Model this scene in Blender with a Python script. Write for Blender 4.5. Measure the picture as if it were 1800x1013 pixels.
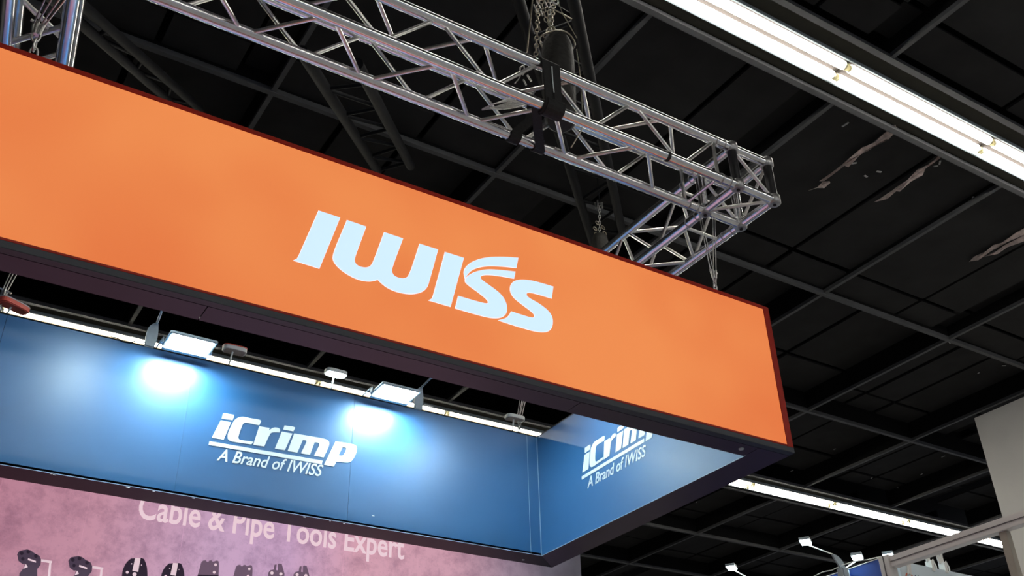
import bpy, bmesh, math, random
from mathutils import Vector, Matrix
random.seed(7)
for o in list(bpy.data.objects): bpy.data.objects.remove(o)
sc = bpy.context.scene
COL = sc.collection

# ---------------- camera (all coordinates below are relative to the lens, which is 1.6 m above the floor) ---------
H0 = 1.6
F = 1805.777
R = ((0.8468667852784707, -0.5311881811931979, -0.02560789239220937),
     (0.26131994578080164, 0.45759152099007305, -0.8498952205155118),
     (0.4631722508195278, 0.7130561801700156, 0.5263291270603581))
cam = bpy.data.cameras.new('camera'); cam.lens = 36 * F / 1800; cam.sensor_width = 36
cam.clip_start = .05; cam.clip_end = 200
co = bpy.data.objects.new('camera', cam); COL.objects.link(co)
co.matrix_world = Matrix(((R[0][0], -R[1][0], -R[2][0], 0), (R[0][1], -R[1][1], -R[2][1], 0),
                          (R[0][2], -R[1][2], -R[2][2], H0), (0, 0, 0, 1)))
sc.camera = co
vs = sc.view_settings
vs.view_transform = 'Standard'; vs.look = 'None'; vs.gamma = 1; vs.exposure = 0.0; vs.use_curve_mapping = False
w = bpy.data.worlds.new('hall_ambience'); sc.world = w; w.use_nodes = True
w.node_tree.nodes['Background'].inputs[0].default_value = (.80, .86, 1, 1)
w.node_tree.nodes['Background'].inputs[1].default_value = .26
TUBE_E = 30.0      # fluorescent tubes of the hall
FLOOD_E = 150.0     # LED floodlights on the sign


def at(px, py, ax, val):            # photo point -> place on the plane axis=val
    a = (px - 900) / F; b = (py - 506.5) / F
    d = [R[0][i] * a + R[1][i] * b + R[2][i] for i in range(3)]
    k = val / d[ax]
    return Vector((d[0] * k, d[1] * k, d[2] * k))


# ---------------- materials ----------------
def lin(c): c /= 255.; return c / 12.92 if c <= .04045 else ((c + .055) / 1.055) ** 2.4
def rgb(r, g, b): return (lin(r), lin(g), lin(b), 1)


def mat(name, col, rough=.5, metal=0., emit=None, es=0., noise=0., nscale=20., bump=0., coat=0., spec=.5):
    m = bpy.data.materials.new(name); m.use_nodes = True
    nt = m.node_tree; b = nt.nodes['Principled BSDF']
    b.inputs['Base Color'].default_value = col; b.inputs['Roughness'].default_value = rough
    b.inputs['Metallic'].default_value = metal; b.inputs['Coat Weight'].default_value = coat
    b.inputs['Specular IOR Level'].default_value = spec
    if emit:
        b.inputs['Emission Color'].default_value = emit; b.inputs['Emission Strength'].default_value = es
    if noise or bump:
        tc = nt.nodes.new('ShaderNodeNewGeometry'); n = nt.nodes.new('ShaderNodeTexNoise')
        n.inputs['Scale'].default_value = nscale; n.inputs['Detail'].default_value = 6
        nt.links.new(tc.outputs['Position'], n.inputs['Vector'])
        if noise:
            r = nt.nodes.new('ShaderNodeValToRGB')
            r.color_ramp.elements[0].position = .3; r.color_ramp.elements[1].position = .7
            r.color_ramp.elements[0].color = tuple(c * (1 - noise) for c in col[:3]) + (1,)
            r.color_ramp.elements[1].color = tuple(min(1, c * (1 + noise)) for c in col[:3]) + (1,)
            nt.links.new(n.outputs['Fac'], r.inputs['Fac']); nt.links.new(r.outputs['Color'], b.inputs['Base Color'])
        if bump:
            bp = nt.nodes.new('ShaderNodeBump'); bp.inputs['Strength'].default_value = bump; bp.inputs['Distance'].default_value = .01
            nt.links.new(n.outputs['Fac'], bp.inputs['Height']); nt.links.new(bp.outputs['Normal'], b.inputs['Normal'])
    return m


M = {}
M['alu'] = mat('mill_aluminium', (.86, .87, .88, 1), .24, 1., noise=.06, nscale=25)
M['alu_brace'] = mat('mill_aluminium_brace', (.84, .83, .80, 1), .28, 1., noise=.08, nscale=40)
M['alu_dark'] = mat('aluminium_joint', (.45, .45, .45, 1), .45, 1., noise=.15, nscale=60)
M['post_dark_refl'] = mat('dark_reflection_tube', (.02, .02, .022, 1), .3, noise=.2, nscale=20)  # front uprights: the dark surroundings they reflect are put into the colour
M['steel'] = mat('galvanised_steel', (.62, .62, .60, 1), .35, 1., noise=.2, nscale=90)
M['chain'] = mat('oily_chain_steel', (.42, .38, .30, 1), .35, .9, noise=.25, nscale=120)
M['blacksteel'] = mat('black_painted_steel', (.006, .0065, .0085, 1), .7, noise=.25, nscale=5, spec=.15)
M['bag'] = mat('black_nylon', (.020, .019, .016, 1), .75, noise=.3, nscale=30, bump=.5)
M['strap'] = mat('black_webbing', (.012, .012, .012, 1), .8, noise=.3, nscale=60, bump=.3)
M['frame'] = mat('dark_red_profile', rgb(165, 30, 8), .45, noise=.15, nscale=15, spec=.2)
M['under'] = mat('dark_plum_laminate', (.040, .028, .048, 1), .42, noise=.15, nscale=3, spec=.35)
M['under_shade'] = mat('plum_laminate_in_shade', (.010, .009, .014, 1), .5, noise=.15, nscale=3, spec=.25)  # same laminate, darker copy: shade of the back underside put into colour
M['trim'] = mat('charcoal_edge_strip', (.020, .027, .040, 1), .5, noise=.12, nscale=6)
M['white'] = mat('white_vinyl_lettering', (.80, .86, .86, 1), .45, noise=.02, nscale=10)
M['whiteline'] = mat('pale_edge_strip', (.35, .50, .65, 1), .4)
M['logo'] = mat('lit_white_lettering', (.2, .2, .2, 1), .5, emit=rgb(204, 234, 255), es=1.0, spec=.1)
M['logorim'] = mat('bright_white_rim', (.2, .2, .2, 1), .5, emit=rgb(246, 240, 246), es=1.0, spec=.1)
M['rail'] = mat('grey_ceiling_rail', (.085, .088, .094, 1), .55, noise=.12, nscale=8)
M['panel'] = mat('black_ceiling_board', (.018, .018, .019, 1), .8, noise=.25, nscale=2.5, bump=.15, spec=.3)
M['panel2'] = mat('deep_black_ceiling_board', (.007, .007, .0075, 1), .8, noise=.25, nscale=2.5, spec=.3)
M['fin'] = mat('black_ceiling_fin', (.004, .004, .0045, 1), .85, noise=.2, nscale=4, spec=.2)
M['trough'] = mat('dark_olive_trough', (.030, .028, .018, 1), .7, noise=.15, nscale=6)
M['house'] = mat('white_enamel', (.80, .80, .76, 1), .4, noise=.03, nscale=8)
M['tube'] = mat('fluorescent_glass', (.9, .9, .85, 1), .3, emit=(1, .95, .86, 1), es=TUBE_E)
M['tube_far'] = mat('slim_fluorescent_glass', (.9, .9, .85, 1), .3, emit=(1, .94, .80, 1), es=TUBE_E * 2)
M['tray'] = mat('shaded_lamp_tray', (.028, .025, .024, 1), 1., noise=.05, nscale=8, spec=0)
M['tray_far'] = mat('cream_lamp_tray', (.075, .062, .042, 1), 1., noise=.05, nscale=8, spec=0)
M['cap'] = mat('tube_end_cap', (.55, .50, .32, 1), .4, .3)
M['led'] = mat('led_face', (.9, .95, 1, 1), .3, emit=(.74, .96, 1, 1), es=FLOOD_E)
M['led_arm'] = mat('arm_lamp_led', (.9, .95, 1, 1), .3, emit=(.74, .96, 1, 1), es=290)
M['led_small'] = mat('small_led_face', (.9, .95, 1, 1), .3, emit=(.74, .96, 1, 1), es=50)
M['led_off'] = mat('unlit_lamp_glass', (.50, .42, .40, 1), .25, noise=.1, nscale=60)
M['lampgrey'] = mat('grey_lamp_casing', (.36, .42, .46, 1), .4, noise=.06, nscale=30)
M['lampred'] = mat('red_band_orange_reflection', rgb(215, 85, 70), .35)  # red top band; on the left lamp it stands for reflected orange
M['wallgrey'] = mat('light_grey_wall_board', (.74, .73, .72, 1), .8, noise=.04, nscale=1.5, bump=.05)
M['profile'] = mat('white_booth_profile', (.78, .75, .72, 1), .4, noise=.04, nscale=6)
M['cream'] = mat('cream_post', (.42, .38, .31, 1), .5, noise=.06, nscale=8)
M['groove'] = mat('profile_groove', (.12, .11, .11, 1), .6)
M['rblue'] = mat('royal_blue_panel', rgb(40, 78, 165), .35, noise=.12, nscale=3)
M['rwhite'] = mat('pale_print', (.70, .80, .86, 1), .35, noise=.05, nscale=4)
M['navy'] = mat('navy_ink', rgb(40, 50, 120), .5)
M['orangeink'] = mat('orange_ink', rgb(225, 120, 90), .5)
M['paper'] = mat('torn_paper', (.50, .41, .39, 1), .8, noise=.35, nscale=18)
M['flake'] = mat('pale_flake', (.40, .40, .40, 1), .8)
M['floor'] = mat('hall_floor', (.42, .41, .40, 1), .7, noise=.08, nscale=1.2)
M['hallwall'] = mat('dark_hall_wall', (.03, .03, .033, 1), .8, noise=.1, nscale=.8)
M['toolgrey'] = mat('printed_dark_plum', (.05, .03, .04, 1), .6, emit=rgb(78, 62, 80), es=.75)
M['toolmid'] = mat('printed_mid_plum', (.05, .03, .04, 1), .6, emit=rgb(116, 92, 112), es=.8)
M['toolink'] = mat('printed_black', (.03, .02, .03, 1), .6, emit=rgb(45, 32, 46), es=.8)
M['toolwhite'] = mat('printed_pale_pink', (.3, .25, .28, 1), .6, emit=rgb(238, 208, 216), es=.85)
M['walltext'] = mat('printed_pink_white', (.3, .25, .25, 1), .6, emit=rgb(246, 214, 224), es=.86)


def orange_mat():
    m = mat('backlit_orange_fabric', rgb(120, 50, 20), .55, spec=.25)
    nt = m.node_tree; b = nt.nodes['Principled BSDF']
    g = nt.nodes.new('ShaderNodeNewGeometry'); n = nt.nodes.new('ShaderNodeTexNoise')
    n.inputs['Scale'].default_value = .9; n.inputs['Detail'].default_value = 2
    r = nt.nodes.new('ShaderNodeValToRGB')
    r.color_ramp.elements[0].position = .32; r.color_ramp.elements[0].color = rgb(229, 121, 66)
    r.color_ramp.elements[1].position = .62; r.color_ramp.elements[1].color = rgb(240, 143, 80)
    nt.links.new(g.outputs['Position'], n.inputs['Vector']); nt.links.new(n.outputs['Fac'], r.inputs['Fac'])
    nt.links.new(r.outputs['Color'], b.inputs['Emission Color']); b.inputs['Emission Strength'].default_value = .93
    return m


M['orange'] = orange_mat()


def blue_mat():
    m = mat('blue_satin_laminate', (.026, .130, .31, 1), .38, noise=.08, nscale=2.2, spec=.85)
    nt = m.node_tree; b = nt.nodes['Principled BSDF']
    g = nt.nodes.new('ShaderNodeNewGeometry'); mp = nt.nodes.new('ShaderNodeMapping')
    mp.inputs['Scale'].default_value = (1, 1, 12)
    n = nt.nodes.new('ShaderNodeTexNoise'); n.inputs['Scale'].default_value = 30; n.inputs['Detail'].default_value = 5
    mr = nt.nodes.new('ShaderNodeMapRange'); mr.inputs['To Min'].default_value = .34; mr.inputs['To Max'].default_value = .46
    nt.links.new(g.outputs['Position'], mp.inputs['Vector']); nt.links.new(mp.outputs['Vector'], n.inputs['Vector'])
    nt.links.new(n.outputs['Fac'], mr.inputs['Value']); nt.links.new(mr.outputs['Result'], b.inputs['Roughness'])
    return m


M['blue'] = blue_mat()


def concrete_mat():
    m = mat('printed_pink_concrete', (.1, .07, .08, 1), .55)
    nt = m.node_tree; b = nt.nodes['Principled BSDF']; L = nt.links.new; N = nt.nodes.new
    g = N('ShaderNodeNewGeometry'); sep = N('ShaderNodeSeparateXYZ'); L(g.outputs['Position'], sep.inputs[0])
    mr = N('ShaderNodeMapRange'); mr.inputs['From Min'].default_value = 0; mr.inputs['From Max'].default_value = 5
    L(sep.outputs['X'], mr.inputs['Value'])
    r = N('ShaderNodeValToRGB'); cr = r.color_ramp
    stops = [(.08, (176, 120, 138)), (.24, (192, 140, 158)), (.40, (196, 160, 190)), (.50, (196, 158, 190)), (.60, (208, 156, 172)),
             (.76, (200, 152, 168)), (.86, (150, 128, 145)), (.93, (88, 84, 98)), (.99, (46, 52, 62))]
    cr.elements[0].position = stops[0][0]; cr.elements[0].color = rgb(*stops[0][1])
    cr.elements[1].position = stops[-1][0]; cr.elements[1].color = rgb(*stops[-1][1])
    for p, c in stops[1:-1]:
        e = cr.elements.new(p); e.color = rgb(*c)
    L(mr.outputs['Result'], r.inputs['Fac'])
    n = N('ShaderNodeTexNoise'); n.inputs['Scale'].default_value = 6.5; n.inputs['Detail'].default_value = 12; n.inputs['Roughness'].default_value = .78
    L(g.outputs['Position'], n.inputs['Vector'])
    r2 = N('ShaderNodeValToRGB'); r2.color_ramp.elements[0].position = .36; r2.color_ramp.elements[0].color = (.55, .52, .58, 1)
    r2.color_ramp.elements[1].position = .56; r2.color_ramp.elements[1].color = (1, 1, 1, 1)
    L(n.outputs['Fac'], r2.inputs['Fac'])
    v = N('ShaderNodeTexVoronoi'); v.inputs['Scale'].default_value = 22; v.feature = 'F1'
    L(g.outputs['Position'], v.inputs['Vector'])
    r3 = N('ShaderNodeValToRGB'); r3.color_ramp.elements[0].position = .05; r3.color_ramp.elements[0].color = (.80, .78, .82, 1)
    r3.color_ramp.elements[1].position = .16; r3.color_ramp.elements[1].color = (1, 1, 1, 1)
    L(v.outputs['Distance'], r3.inputs['Fac'])
    mx = N('ShaderNodeMixRGB'); mx.blend_type = 'MULTIPLY'; mx.inputs[0].default_value = .75
    L(r.outputs['Color'], mx.inputs[1]); L(r2.outputs['Color'], mx.inputs[2])
    mx2 = N('ShaderNodeMixRGB'); mx2.blend_type = 'MULTIPLY'; mx2.inputs[0].default_value = .8
    L(mx.outputs[0], mx2.inputs[1]); L(r3.outputs['Color'], mx2.inputs[2])
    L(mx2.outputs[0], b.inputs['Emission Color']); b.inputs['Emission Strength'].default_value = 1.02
    return m


M['concrete'] = concrete_mat()


# ---------------- mesh helpers ----------------
def V(*a): return Vector(a)


class MB:
    def __init__(s): s.v = []; s.f = []; s.smooth = []
    def add(s, vs_, fs, sm=False):
        o = len(s.v); s.v += [Vector(v) for v in vs_]
        s.f += [tuple(i + o for i in f) for f in fs]; s.smooth += [sm] * len(fs); return s
    def box(s, x0, x1, y0, y1, z0, z1, bev=0.):
        if bev <= 0:
            vs_ = [(x, y, z) for x in (x0, x1) for y in (y0, y1) for z in (z0, z1)]
            return s.add(vs_, [(0, 1, 3, 2), (4, 6, 7, 5), (0, 4, 5, 1), (2, 3, 7, 6), (0, 2, 6, 4), (1, 5, 7, 3)])
        bm = bmesh.new(); bmesh.ops.create_cube(bm, size=1)
        for v in bm.verts:
            v.co = Vector(((x0 + x1) / 2 + v.co.x * (x1 - x0), (y0 + y1) / 2 + v.co.y * (y1 - y0), (z0 + z1) / 2 + v.co.z * (z1 - z0)))
        bmesh.ops.bevel(bm, geom=bm.edges[:], offset=bev, segments=2, affect='EDGES')
        bm.verts.index_update()
        s.add([v.co for v in bm.verts], [[v.index for v in f.verts] for f in bm.faces]); bm.free(); return s
    def obox(s, c, ax, ay, az):       # oriented box: centre and three half-axis vectors
        c = Vector(c); ax = Vector(ax); ay = Vector(ay); az = Vector(az)
        vs_ = [c + i * ax + j * ay + k * az for i in (-1, 1) for j in (-1, 1) for k in (-1, 1)]
        return s.add(vs_, [(0, 1, 3, 2), (4, 6, 7, 5), (0, 4, 5, 1), (2, 3, 7, 6), (0, 2, 6, 4), (1, 5, 7, 3)])
    def tube(s, p0, p1, r, n=12, r1=None, caps=True):
        p0 = Vector(p0); p1 = Vector(p1); d = (p1 - p0).normalized(); r1 = r if r1 is None else r1
        a = d.orthogonal().normalized(); b = d.cross(a)
        vs_ = []
        for p, rr in ((p0, r), (p1, r1)):
            vs_ += [p + (a * math.cos(t) + b * math.sin(t)) * rr for t in [2 * math.pi * i / n for i in range(n)]]
        s.add(vs_, [(i, (i + 1) % n, n + (i + 1) % n, n + i) for i in range(n)], True)
        if caps: s.add(vs_, [tuple(range(n - 1, -1, -1)), tuple(range(n, 2 * n))])
        return s
    def path(s, pts, r, n=8, closed=False):
        pts = [Vector(p) for p in pts]; m = len(pts); rings = []
        a = None
        for i, p in enumerate(pts):
            if closed: d = pts[(i + 1) % m] - pts[i - 1]
            else: d = pts[min(i + 1, m - 1)] - pts[max(i - 1, 0)]
            d.normalize()
            if a is None: a = d.orthogonal().normalized()
            a = (a - d * a.dot(d)).normalized(); b = d.cross(a)
            rings.append([p + (a * math.cos(t) + b * math.sin(t)) * r for t in [2 * math.pi * k / n for k in range(n)]])
        vs_ = [v for q in rings for v in q]; fs = []
        for i in range(m if closed else m - 1):
            j = (i + 1) % m
            fs += [(i * n + k, i * n + (k + 1) % n, j * n + (k + 1) % n, j * n + k) for k in range(n)]
        s.add(vs_, fs, True)
        if not closed: s.add(rings[0] + rings[-1], [tuple(range(n - 1, -1, -1)), tuple(range(n, 2 * n))])
        return s
    def lathe(s, c, axis, prof, n=16, sx=1., sy=1.):    # prof: (radius, height)
        c = Vector(c); ax = Vector(axis).normalized(); a = ax.orthogonal().normalized(); b = ax.cross(a); vs_ = []
        for r, h in prof:
            vs_ += [c + ax * h + (a * math.cos(t) * sx + b * math.sin(t) * sy) * r for t in [2 * math.pi * k / n for k in range(n)]]
        fs = [(i * n + k, i * n + (k + 1) % n, (i + 1) * n + (k + 1) % n, (i + 1) * n + k) for i in range(len(prof) - 1) for k in range(n)]
        s.add(vs_, fs, True)
        s.add(vs_[:n] + vs_[-n:], [tuple(range(n - 1, -1, -1)), tuple(range(n, 2 * n))]); return s
    def build(s, name, m, parent=None):
        me = bpy.data.meshes.new(name)
        off = Vector((0, 0, H0)); base = Vector((0, 0, 0))
        p = parent
        while p is not None: base += p.location; p = p.parent
        if parent is None and s.v:
            lo = Vector([min(v[i] for v in s.v) for i in range(3)]); hi = Vector([max(v[i] for v in s.v) for i in range(3)])
            base = Vector(((lo.x + hi.x) / 2, (lo.y + hi.y) / 2, lo.z + H0))
        me.from_pydata([tuple(v + off - base) for v in s.v], [], s.f)
        me.polygons.foreach_set('use_smooth', s.smooth)
        me.materials.append(m)
        bm = bmesh.new(); bm.from_mesh(me); bmesh.ops.recalc_face_normals(bm, faces=bm.faces); bm.to_mesh(me); bm.free()
        o = bpy.data.objects.new(name, me); COL.objects.link(o)
        if parent is None: o.location = base
        else: o.parent = parent
        return o


def tag(o, label=None, cat=None, group=None, kind=None):
    for k, v in (('label', label), ('category', cat), ('group', group), ('kind', kind)):
        if v: o[k] = v
    return o


def thing(name, loc, label=None, cat=None, group=None, kind=None):
    o = bpy.data.objects.new(name, None); COL.objects.link(o); o.empty_display_size = .1
    o.location = Vector(loc) + Vector((0, 0, H0)); return tag(o, label, cat, group, kind)


def copy_tree(root, dloc, label=None, group=None):
    r = root.copy(); COL.objects.link(r); r.location = root.location + Vector(dloc)
    if label: r['label'] = label
    if group: r['group'] = group
    for ch in list(root.children):
        c = ch.copy(); COL.objects.link(c); c.parent = r
        for g in ch.children:
            d = g.copy(); COL.objects.link(d); d.parent = c
    return r


def smooth_loop(pts, it=3):          # points with a third entry are rounded, the others stay corners
    P = [(p[0], p[1], len(p) > 2) for p in pts]
    for _ in range(it):
        Q = []
        n = len(P)
        for i in range(n):
            a, b, c = P[i - 1], P[i], P[(i + 1) % n]
            if b[2]:
                Q.append((b[0] * .75 + a[0] * .25, b[1] * .75 + a[1] * .25, True))
                Q.append((b[0] * .75 + c[0] * .25, b[1] * .75 + c[1] * .25, True))
            else: Q.append(b)
        P = Q
    return [(p[0], p[1]) for p in P]


def circle(cx, cy, r, n=20, ry=None): return [(cx + r * math.cos(2 * math.pi * i / n), cy + (ry or r) * math.sin(2 * math.pi * i / n)) for i in range(n)]


def curve_mesh(cu, to_world, thick):
    cu.dimensions = '2D'; cu.fill_mode = 'BOTH'; cu.extrude = thick / 2
    t = bpy.data.objects.new('t', cu); me = bpy.data.meshes.new_from_object(t)
    mb = MB(); mb.add([to_world(v.co.x, v.co.y, v.co.z + thick / 2) for v in me.vertices], [tuple(p.vertices) for p in me.polygons])
    bpy.data.objects.remove(t); bpy.data.curves.remove(cu); bpy.data.meshes.remove(me)
    return mb


def shape(loops, to_world, thick=.002):   # loops: closed outlines (holes included) in plane coordinates
    cu = bpy.data.curves.new('c', 'CURVE')
    cu.dimensions = '2D'
    for L in loops:
        sp = cu.splines.new('POLY'); sp.points.add(len(L) - 1); sp.use_cyclic_u = True
        for i, (x, y) in enumerate(L): sp.points[i].co = (x, y, 0, 1)
    return curve_mesh(cu, to_world, thick)


def text(s, to_world, size, shear=0., thick=.002, bold=0., spacing=1.):
    cu = bpy.data.curves.new('c', 'FONT'); cu.body = s; cu.size = size; cu.shear = shear; cu.offset = bold; cu.space_character = spacing
    cu.resolution_u = 4
    return curve_mesh(cu, to_world, thick)


def front_plane(y): return lambda a, b, c: (a, y - c, b)          # faces the camera side (-Y)
def side_plane(x): return lambda a, b, c: (x - c, -a, b)          # faces -X, reads towards -Y


# =====================================================================================
# SETTING: floor, ceiling with rails, boards and fins, hall walls
# =====================================================================================
tag(MB().box(-12, 34, -14, 32, -1.66, -1.6).build('floor', M['floor']), kind='structure')
ZC = 7.2
XL = [-10.85, -8.22, -5.6, -2.99, -.37, 2.242, 4.885, 7.31, 10.121, 12.76, 15.38, 17.9, 20.5, 23.1, 25.7]
YL = [-10.6, -7.5, -4.45, -1.5, 1.55, 4.60, 7.785, 10.63, 13.62, 16.49, 18.92, 21.8, 24.7]
ceil = thing('ceiling', (7, 7, ZC), kind='structure')
MB().box(-12, 27, -12, 26, 8.9, 9.0).build('soffit', M['fin'], ceil)
LIGHTY = (-4.45, 4.60, 13.62)
YSEG = [(YL[0], LIGHTY[0] - .36), (LIGHTY[0] + .36, LIGHTY[1] - .36), (LIGHTY[1] + .36, LIGHTY[2] - .36), (LIGHTY[2] + .36, YL[-1])]
# rails
rl = None
for x in XL:
    for a, b in YSEG: MB().box(x - .025, x + .025, a, b, ZC, ZC + .05).build('rail', M['rail'], ceil)
for y in YL:
    if y in LIGHTY:
        for s in (-.36, .36): MB().box(XL[0], XL[-1], y + s - .032, y + s + .032, ZC - .012, ZC + .04).build('rail', M['rail'], ceil)
    else: MB().box(XL[0], XL[-1], y - .028, y + .028, ZC - .012, ZC + .05).build('rail', M['rail'], ceil)
# deep black fins above the rails and boards set back between them
for x in XL:
    for a, b in YSEG: MB().box(x - .03, x + .03, a, b, ZC + .05, ZC + .62).build('fin', M['fin'], ceil)
for y in YL:
    if y not in LIGHTY: MB().box(XL[0], XL[-1], y - .03, y + .03, ZC + .05, ZC + .62).build('fin', M['fin'], ceil)
random.seed(3)
for i in range(len(XL) - 1):
    for j in range(len(YL) - 1):
        x0, x1, y0, y1 = XL[i], XL[i + 1], YL[j], YL[j + 1]
        if x1 < -1 or y1 < 3 or y0 > 20: continue
        if y0 in LIGHTY: y0 += .4
        if y1 in LIGHTY: y1 -= .4
        near = abs(YL[j] - 4.60) < .1 or abs(YL[j + 1] - 4.6) < .1
        if near:       # flush boards beside the light row
            spl = (.62,) if i % 2 else (.55, .86)
            zz = ZC + .07
        else:
            spl = ((.42, .58), (.36, .64), (.5,), (.3, .7))[(i * 3 + j) % 4]; zz = ZC + .34
        xs = [0] + list(spl) + [1]
        ysp = (.68,) if (not near and (i + j) % 2 == 0) else (.82,)
        ys = [0] + list(ysp) + [1]
        for k in range(len(xs) - 1):
            for l in range(len(ys) - 1):
                gx = .035
                ax, bx = x0 + (x1 - x0) * xs[k] + gx, x0 + (x1 - x0) * xs[k + 1] - gx
                ay, by = y0 + (y1 - y0) * ys[l] + gx, y0 + (y1 - y0) * ys[l + 1] - gx
                narrow = (xs[k + 1] - xs[k]) < .26
                dz = random.choice((0, .012, .02)) + (.12 if narrow else 0)
                MB().box(ax, bx, ay, by, zz + dz, zz + dz + .03).build('ceiling_board', M['panel2' if narrow else 'panel'], ceil)
tag(MB().box(-12, 34, 31.8, 32, -1.6, 9).build('wall_back', M['hallwall']), kind='structure')
tag(MB().box(-12.2, -12, -14, 32, -1.6, 9).build('wall_left', M['hallwall']), kind='structure')

# fluorescent rows: every luminaire is a thing of its own
def luminaire(x0, y, L, label, group):
    t = thing('fluorescent_light', (x0 + L / 2, y, ZC), label, 'ceiling light', group)
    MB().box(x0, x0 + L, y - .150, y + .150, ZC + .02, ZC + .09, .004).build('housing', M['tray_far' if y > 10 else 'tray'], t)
    for s in (-1, 1): MB().box(x0, x0 + L, y + s * .158 - .008, y + s * .158 + .008, ZC - .03, ZC + .09).build('side_lip', M['lampgrey'], t)
    for s in (-1, 1):
        MB().add([(x0, y + s * .166, ZC + .02), (x0 + L, y + s * .166, ZC + .02), (x0 + L, y + s * .325, ZC + .045), (x0, y + s * .325, ZC + .045),
                  (x0, y + s * .166, ZC + .06), (x0 + L, y + s * .166, ZC + .06), (x0 + L, y + s * .325, ZC + .06), (x0, y + s * .325, ZC + .06)],
                 [(0, 1, 2, 3), (4, 7, 6, 5), (0, 4, 5, 1), (3, 2, 6, 7), (0, 3, 7, 4), (1, 5, 6, 2)]).build('trough_board', M['trough'], t)
    for s in (-.078, .078):
        sh = .13 if s < 0 else 0
        a, b = x0 + .05 + sh * .0, x0 + L - .05
        MB().tube((a, y + s, ZC - .025), (b, y + s, ZC - .025), .044 if y < 10 else .024, 14).build('tube', M['tube' if y < 10 else 'tube_far'], t)
        for q, d in ((a, -1), (b, 1)):
            MB().tube((q, y + s, ZC - .025), (q + d * .03, y + s, ZC - .025), .038, 12).box(q + d * .01 - .015, q + d * .01 + .015, y + s - .02, y + s + .02, ZC - .02, ZC + .03).build('end_cap', M['cap'], t)
    return t


for k in range(-1, 4):
    lb = {0: 'bright twin-tube ceiling light in the upper right, left one of two seen nearly whole',
          1: 'bright twin-tube ceiling light in the upper right, running out past the torn paper strips'}.get(k, 'twin-tube ceiling light of the nearest row, beyond the top edge' if k < 0 else 'twin-tube ceiling light of the nearest row, beyond the right edge')
    if k == 0: lb = 'bright twin-tube ceiling light entering at the top edge, nearest row'
    if k == 1: lb = 'bright twin-tube ceiling light between two dark joints, above the torn paper strips'
    if k == 2: lb = 'twin-tube ceiling light cut off by the right edge, nearest row'
    luminaire(6.99 + 2.29 * (k - 1), 4.60, 2.29, lb, 'near row of fluorescent ceiling lights')
for k in range(-4, 8):
    x0 = 7.45 + 2.27 * k
    ordn = {-3: 'second', -2: 'third', -1: 'fourth'}
    if k == -4: lb = 'far ceiling light with its tube, leftmost, behind the left-edge arm lamp'
    elif k < 0: lb = ordn[k] + ' far ceiling light from the left, over the blue back panel'
    elif k == 0: lb = 'far-row ceiling light beside the inner corner of the blue panels'
    elif k < 3: lb = 'far-row ceiling light hidden behind the orange sign, ' + ('nearer the blue corner' if k == 1 else 'nearer the sign corner')
    else: lb = {3: 'far-row ceiling light just emerging below the orange sign corner', 4: 'second far-row ceiling light right of the sign corner', 5: 'third far-row ceiling light right of the sign corner, above the white beam', 6: 'far-row ceiling light crossed by the white beam', 7: 'last far-row ceiling light, hidden behind the cream post'}[k]
    luminaire(x0, 13.64, 2.27, lb, 'far row of fluorescent ceiling lights')
for k in range(-3, 7):  # unseen row, added behind the viewer for its light
    luminaire(2.0 + 2.29 * (k - 1), -4.45, 2.29, 'unseen fluorescent light added behind the viewer', 'added ceiling lights behind the viewer')

# torn paper strips and flakes on the ceiling boards
def poly_strip(name, pts, z, m, label, cat, curl=.05):
    P = [at(px, py, 2, z) for px, py in pts]
    n = len(P); mb = MB()
    low = [p + V(0, 0, -curl * (1 if i % 2 else .3)) for i, p in enumerate(P)]
    c = sum(low, V(0, 0, 0)) / n
    top = [p + V(0, 0, .004) for p in low]
    mb.add(low + [c], [(i, (i + 1) % n, n) for i in range(n)])
    mb.add(top + [c + V(0, 0, .004)], [((i + 1) % n, i, n) for i in range(n)])
    mb.add(low + top, [(i, (i + 1) % n, n + (i + 1) % n, n + i) for i in range(n)])
    return tag(mb.build(name, m), label, cat, 'torn paper strips on the ceiling')


ZT = 7.26
poly_strip('torn_paper_strip', [(1573, 217), (1576, 222), (1562, 243), (1556, 241), (1545, 250), (1526, 258), (1512, 270), (1490, 288), (1482, 289), (1448, 312), (1440, 317), (1458, 300), (1480, 288), (1492, 272), (1515, 258), (1535, 245), (1552, 234)], ZT, M['paper'], 'longest torn brown paper strip hanging from the black ceiling', 'paper')
poly_strip('torn_paper_strip', [(1420, 334), (1434, 325), (1446, 318), (1457, 313), (1459, 320), (1447, 325), (1436, 329)], ZT, M['paper'], 'small pointed paper scrap at the lower end of the longest strip', 'paper')
poly_strip('torn_paper_strip', [(1663, 261), (1650, 273), (1626, 295), (1620, 302), (1600, 318), (1580, 331), (1572, 334), (1558, 344), (1536, 354), (1552, 341), (1575, 328), (1592, 312), (1612, 297), (1630, 284)], ZT, M['paper'], 'thin torn paper strip right of the longest one', 'paper')
poly_strip('torn_paper_strip', [(1800, 400), (1803, 405), (1780, 418), (1762, 424), (1740, 441), (1718, 452), (1704, 458), (1702, 455), (1712, 450), (1725, 442), (1745, 430), (1762, 421), (1785, 408)], ZT, M['paper'], 'torn paper strip running out at the right edge, upper edge piece', 'paper')
poly_strip('torn_paper_strip', [(1800, 412), (1798, 419), (1770, 433), (1752, 441), (1728, 450), (1742, 442), (1765, 430)], ZT, M['paper'], 'torn paper strip running out at the right edge, lower loose piece', 'paper')
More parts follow.
